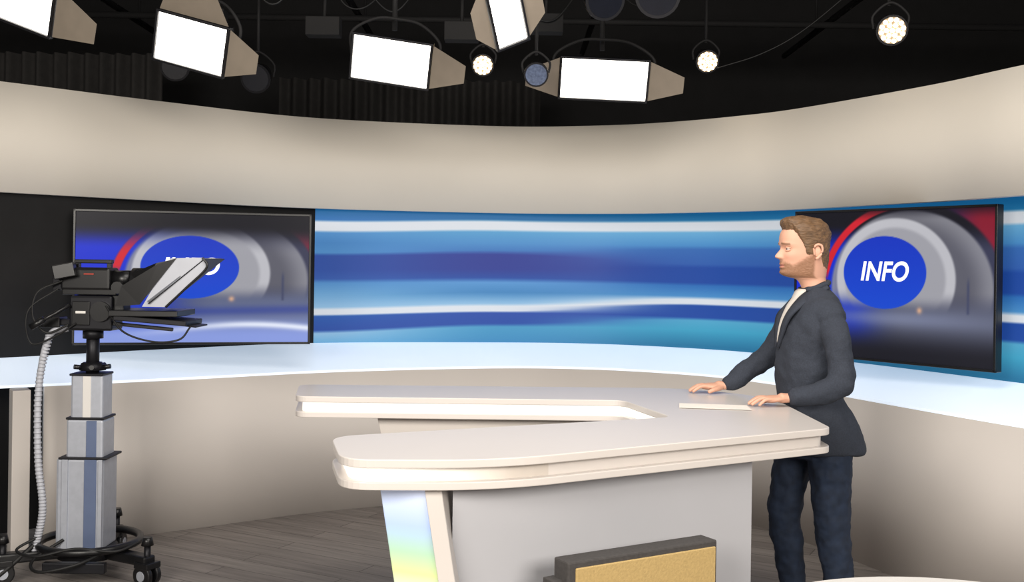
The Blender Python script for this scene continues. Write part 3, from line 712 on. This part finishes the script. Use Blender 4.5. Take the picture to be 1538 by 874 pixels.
def ellipsoid(nm, c, r, m, rot=(0, 0, 0), seg=20):
    V = []; F = []; n = 12; R = Euler([math.radians(a) for a in rot]).to_matrix()
    for j in range(n+1):
        t = math.pi*j/n
        for i in range(seg):
            a = 2*math.pi*i/seg; V.append(Vector(c)+R@Vector((r[0]*math.sin(t)*math.cos(a), r[1]*math.sin(t)*math.sin(a), r[2]*math.cos(t))))
    for j in range(n):
        for i in range(seg): F.append((j*seg+i, j*seg+(i+1) % seg, (j+1)*seg+(i+1) % seg, (j+1)*seg+i))
    return mobj(nm, V, F, m, MAN, smooth=True)
for s in (-1, 1):
    ce = headrot(Vector((1.2175, Y0+s*.031, 1.679))); ellipsoid('eye', ce, (.012, .012, .009), M_eye)
    ci = headrot(Vector((1.2085, Y0+s*.031, 1.679))); ellipsoid('iris', ci, (.004, .0055, .0055), M_iris)
    for zz, nm in ((1.687, 'eyelid_upper'), (1.6715, 'eyelid_lower')):
        V = []; F = []; dz = -.004 if zz > 1.68 else .003
        tube_geo(V, F, [headrot(Vector((1.216, Y0+s*.017, zz+dz))), headrot(Vector((1.2045, Y0+s*.030, zz))), headrot(Vector((1.217, Y0+s*.046, zz+dz)))], [.003, .004, .003], seg=8)
        mobj(nm, V, F, M_skin, MAN, smooth=True)
    V = []; F = []
    E = lambda x, z, o=.0: headrot(Vector((1.325+x, Y0+s*(.079+o), z)))
    tube_geo(V, F, [E(-.010, 1.655, .0), E(-.014, 1.685, .002), E(-.002, 1.70, .010), E(.016, 1.695, .014), E(.020, 1.672, .013), E(.010, 1.650, .008), E(-.002, 1.638, .003)], [.005, .005, .0055, .0055, .005, .006, .007], seg=10)
    mobj('ear_rim', V, F, M_skin, MAN, smooth=True)
    ellipsoid('ear_bowl', E(.002, 1.670, .001), (.016, .006, .024), M_skin, rot=(0, 0, 15*s))

def hand(nm, W, fwd, side, up=Vector((0, 0, 1)), zdesk=1.012):
    V = []; F = []; fwd = Vector(fwd).normalized(); side = Vector(side).normalized()
    W = Vector(W)
    def P(f, s, z): return W+fwd*f+side*s+Vector((0, 0, z-W.z))
    zk = zdesk+.030
    tube_geo(V, F, [P(-.06, 0, W.z+.003), P(-.01, 0, W.z), P(.02, 0, zk+.004)], [.027, .026, .028], sq=(1, .78), up=up)
    tube_geo(V, F, [P(.0, 0, W.z), P(.03, .002, zk+.002), P(.06, .002, zk), P(.078, .002, zk-.001)], [.027, .036, .040, .038], sq=(1, .40), up=up, seg=20)
    L_ = [(.030, .070, .0088), (.010, .080, .0092), (-.011, .074, .0088), (-.031, .056, .0078)]
    for s0, ln, r in L_:
        b0 = .080-(.006 if s0 < -.02 else 0); sp = s0*.18
        tube_geo(V, F, [P(b0-.03, s0*.85, zk), P(b0, s0, zk+.003), P(b0+ln*.42, s0+sp*.5, zk+.002), P(b0+ln*.74, s0+sp*.8, zk-.010), P(b0+ln*.97, s0+sp, zdesk+r*.95)],
                 [r*1.05, r*1.1, r, r*.93, r*.8], seg=12, n=3)
    tube_geo(V, F, [P(.012, .018, zk-.004), P(.035, .040, zk-.007), P(.058, .054, zk-.012), P(.080, .058, zdesk+.010)], [.014, .0125, .0105, .0088], seg=12, n=3)
    remeshed(nm, V, F, M_skin, MAN, .0032, 3)
hand('left_hand', (1.165, 4.505, 1.046), (-1, -.12, 0), (-.12, 1, 0))
hand('right_hand', (.985, 4.952, 1.046), (-1, -.10, 0), (.10, -1, 0))

# ---------------------------------------------------------------- lights
def area(name, loc, target, size, power, color):
    l = bpy.data.lights.new(name, 'AREA'); l.shape = 'RECTANGLE'; l.size = size[0]; l.size_y = size[1]; l.energy = power; l.color = color
    o = bpy.data.objects.new(name, l); COL.objects.link(o); o.location = loc
    o.rotation_euler = (Vector(target)-Vector(loc)).to_track_quat('-Z', 'Y').to_euler(); return o
area('key_softlight', (-2.4, -1.0, 2.75), (.9, 6.8, 1.6), (2.6, 1.4), 300, (1, .94, .855))
area('fill_softlight', (2.6, -1.0, 2.75), (-.6, 6.8, 1.6), (2.6, 1.4), 235, (1, .94, .855))
area('overhead_softlight', (0.2, 3.4, 3.5), (.2, 4.6, 0), (2.6, 1.6), 85, (1, .95, .89))
w = bpy.data.worlds.new('studio_world'); scene.world = w; w.use_nodes = True
w.node_tree.nodes['Background'].inputs[0].default_value = (.05, .05, .055, 1)

# ---------------------------------------------------------------- camera
cd = bpy.data.cameras.new('camera'); cam = bpy.data.objects.new('camera', cd); COL.objects.link(cam)
cd.sensor_width = 36; cd.lens = 1600/1538*36; cd.shift_y = -(437-395)/1538; cd.clip_start = .05
cam.matrix_world = Matrix.Translation((0, 0, 1.6))@Matrix.Rotation(math.pi/2, 4, 'X')@Matrix.Rotation(math.radians(.82), 4, 'Z')
scene.camera = cam
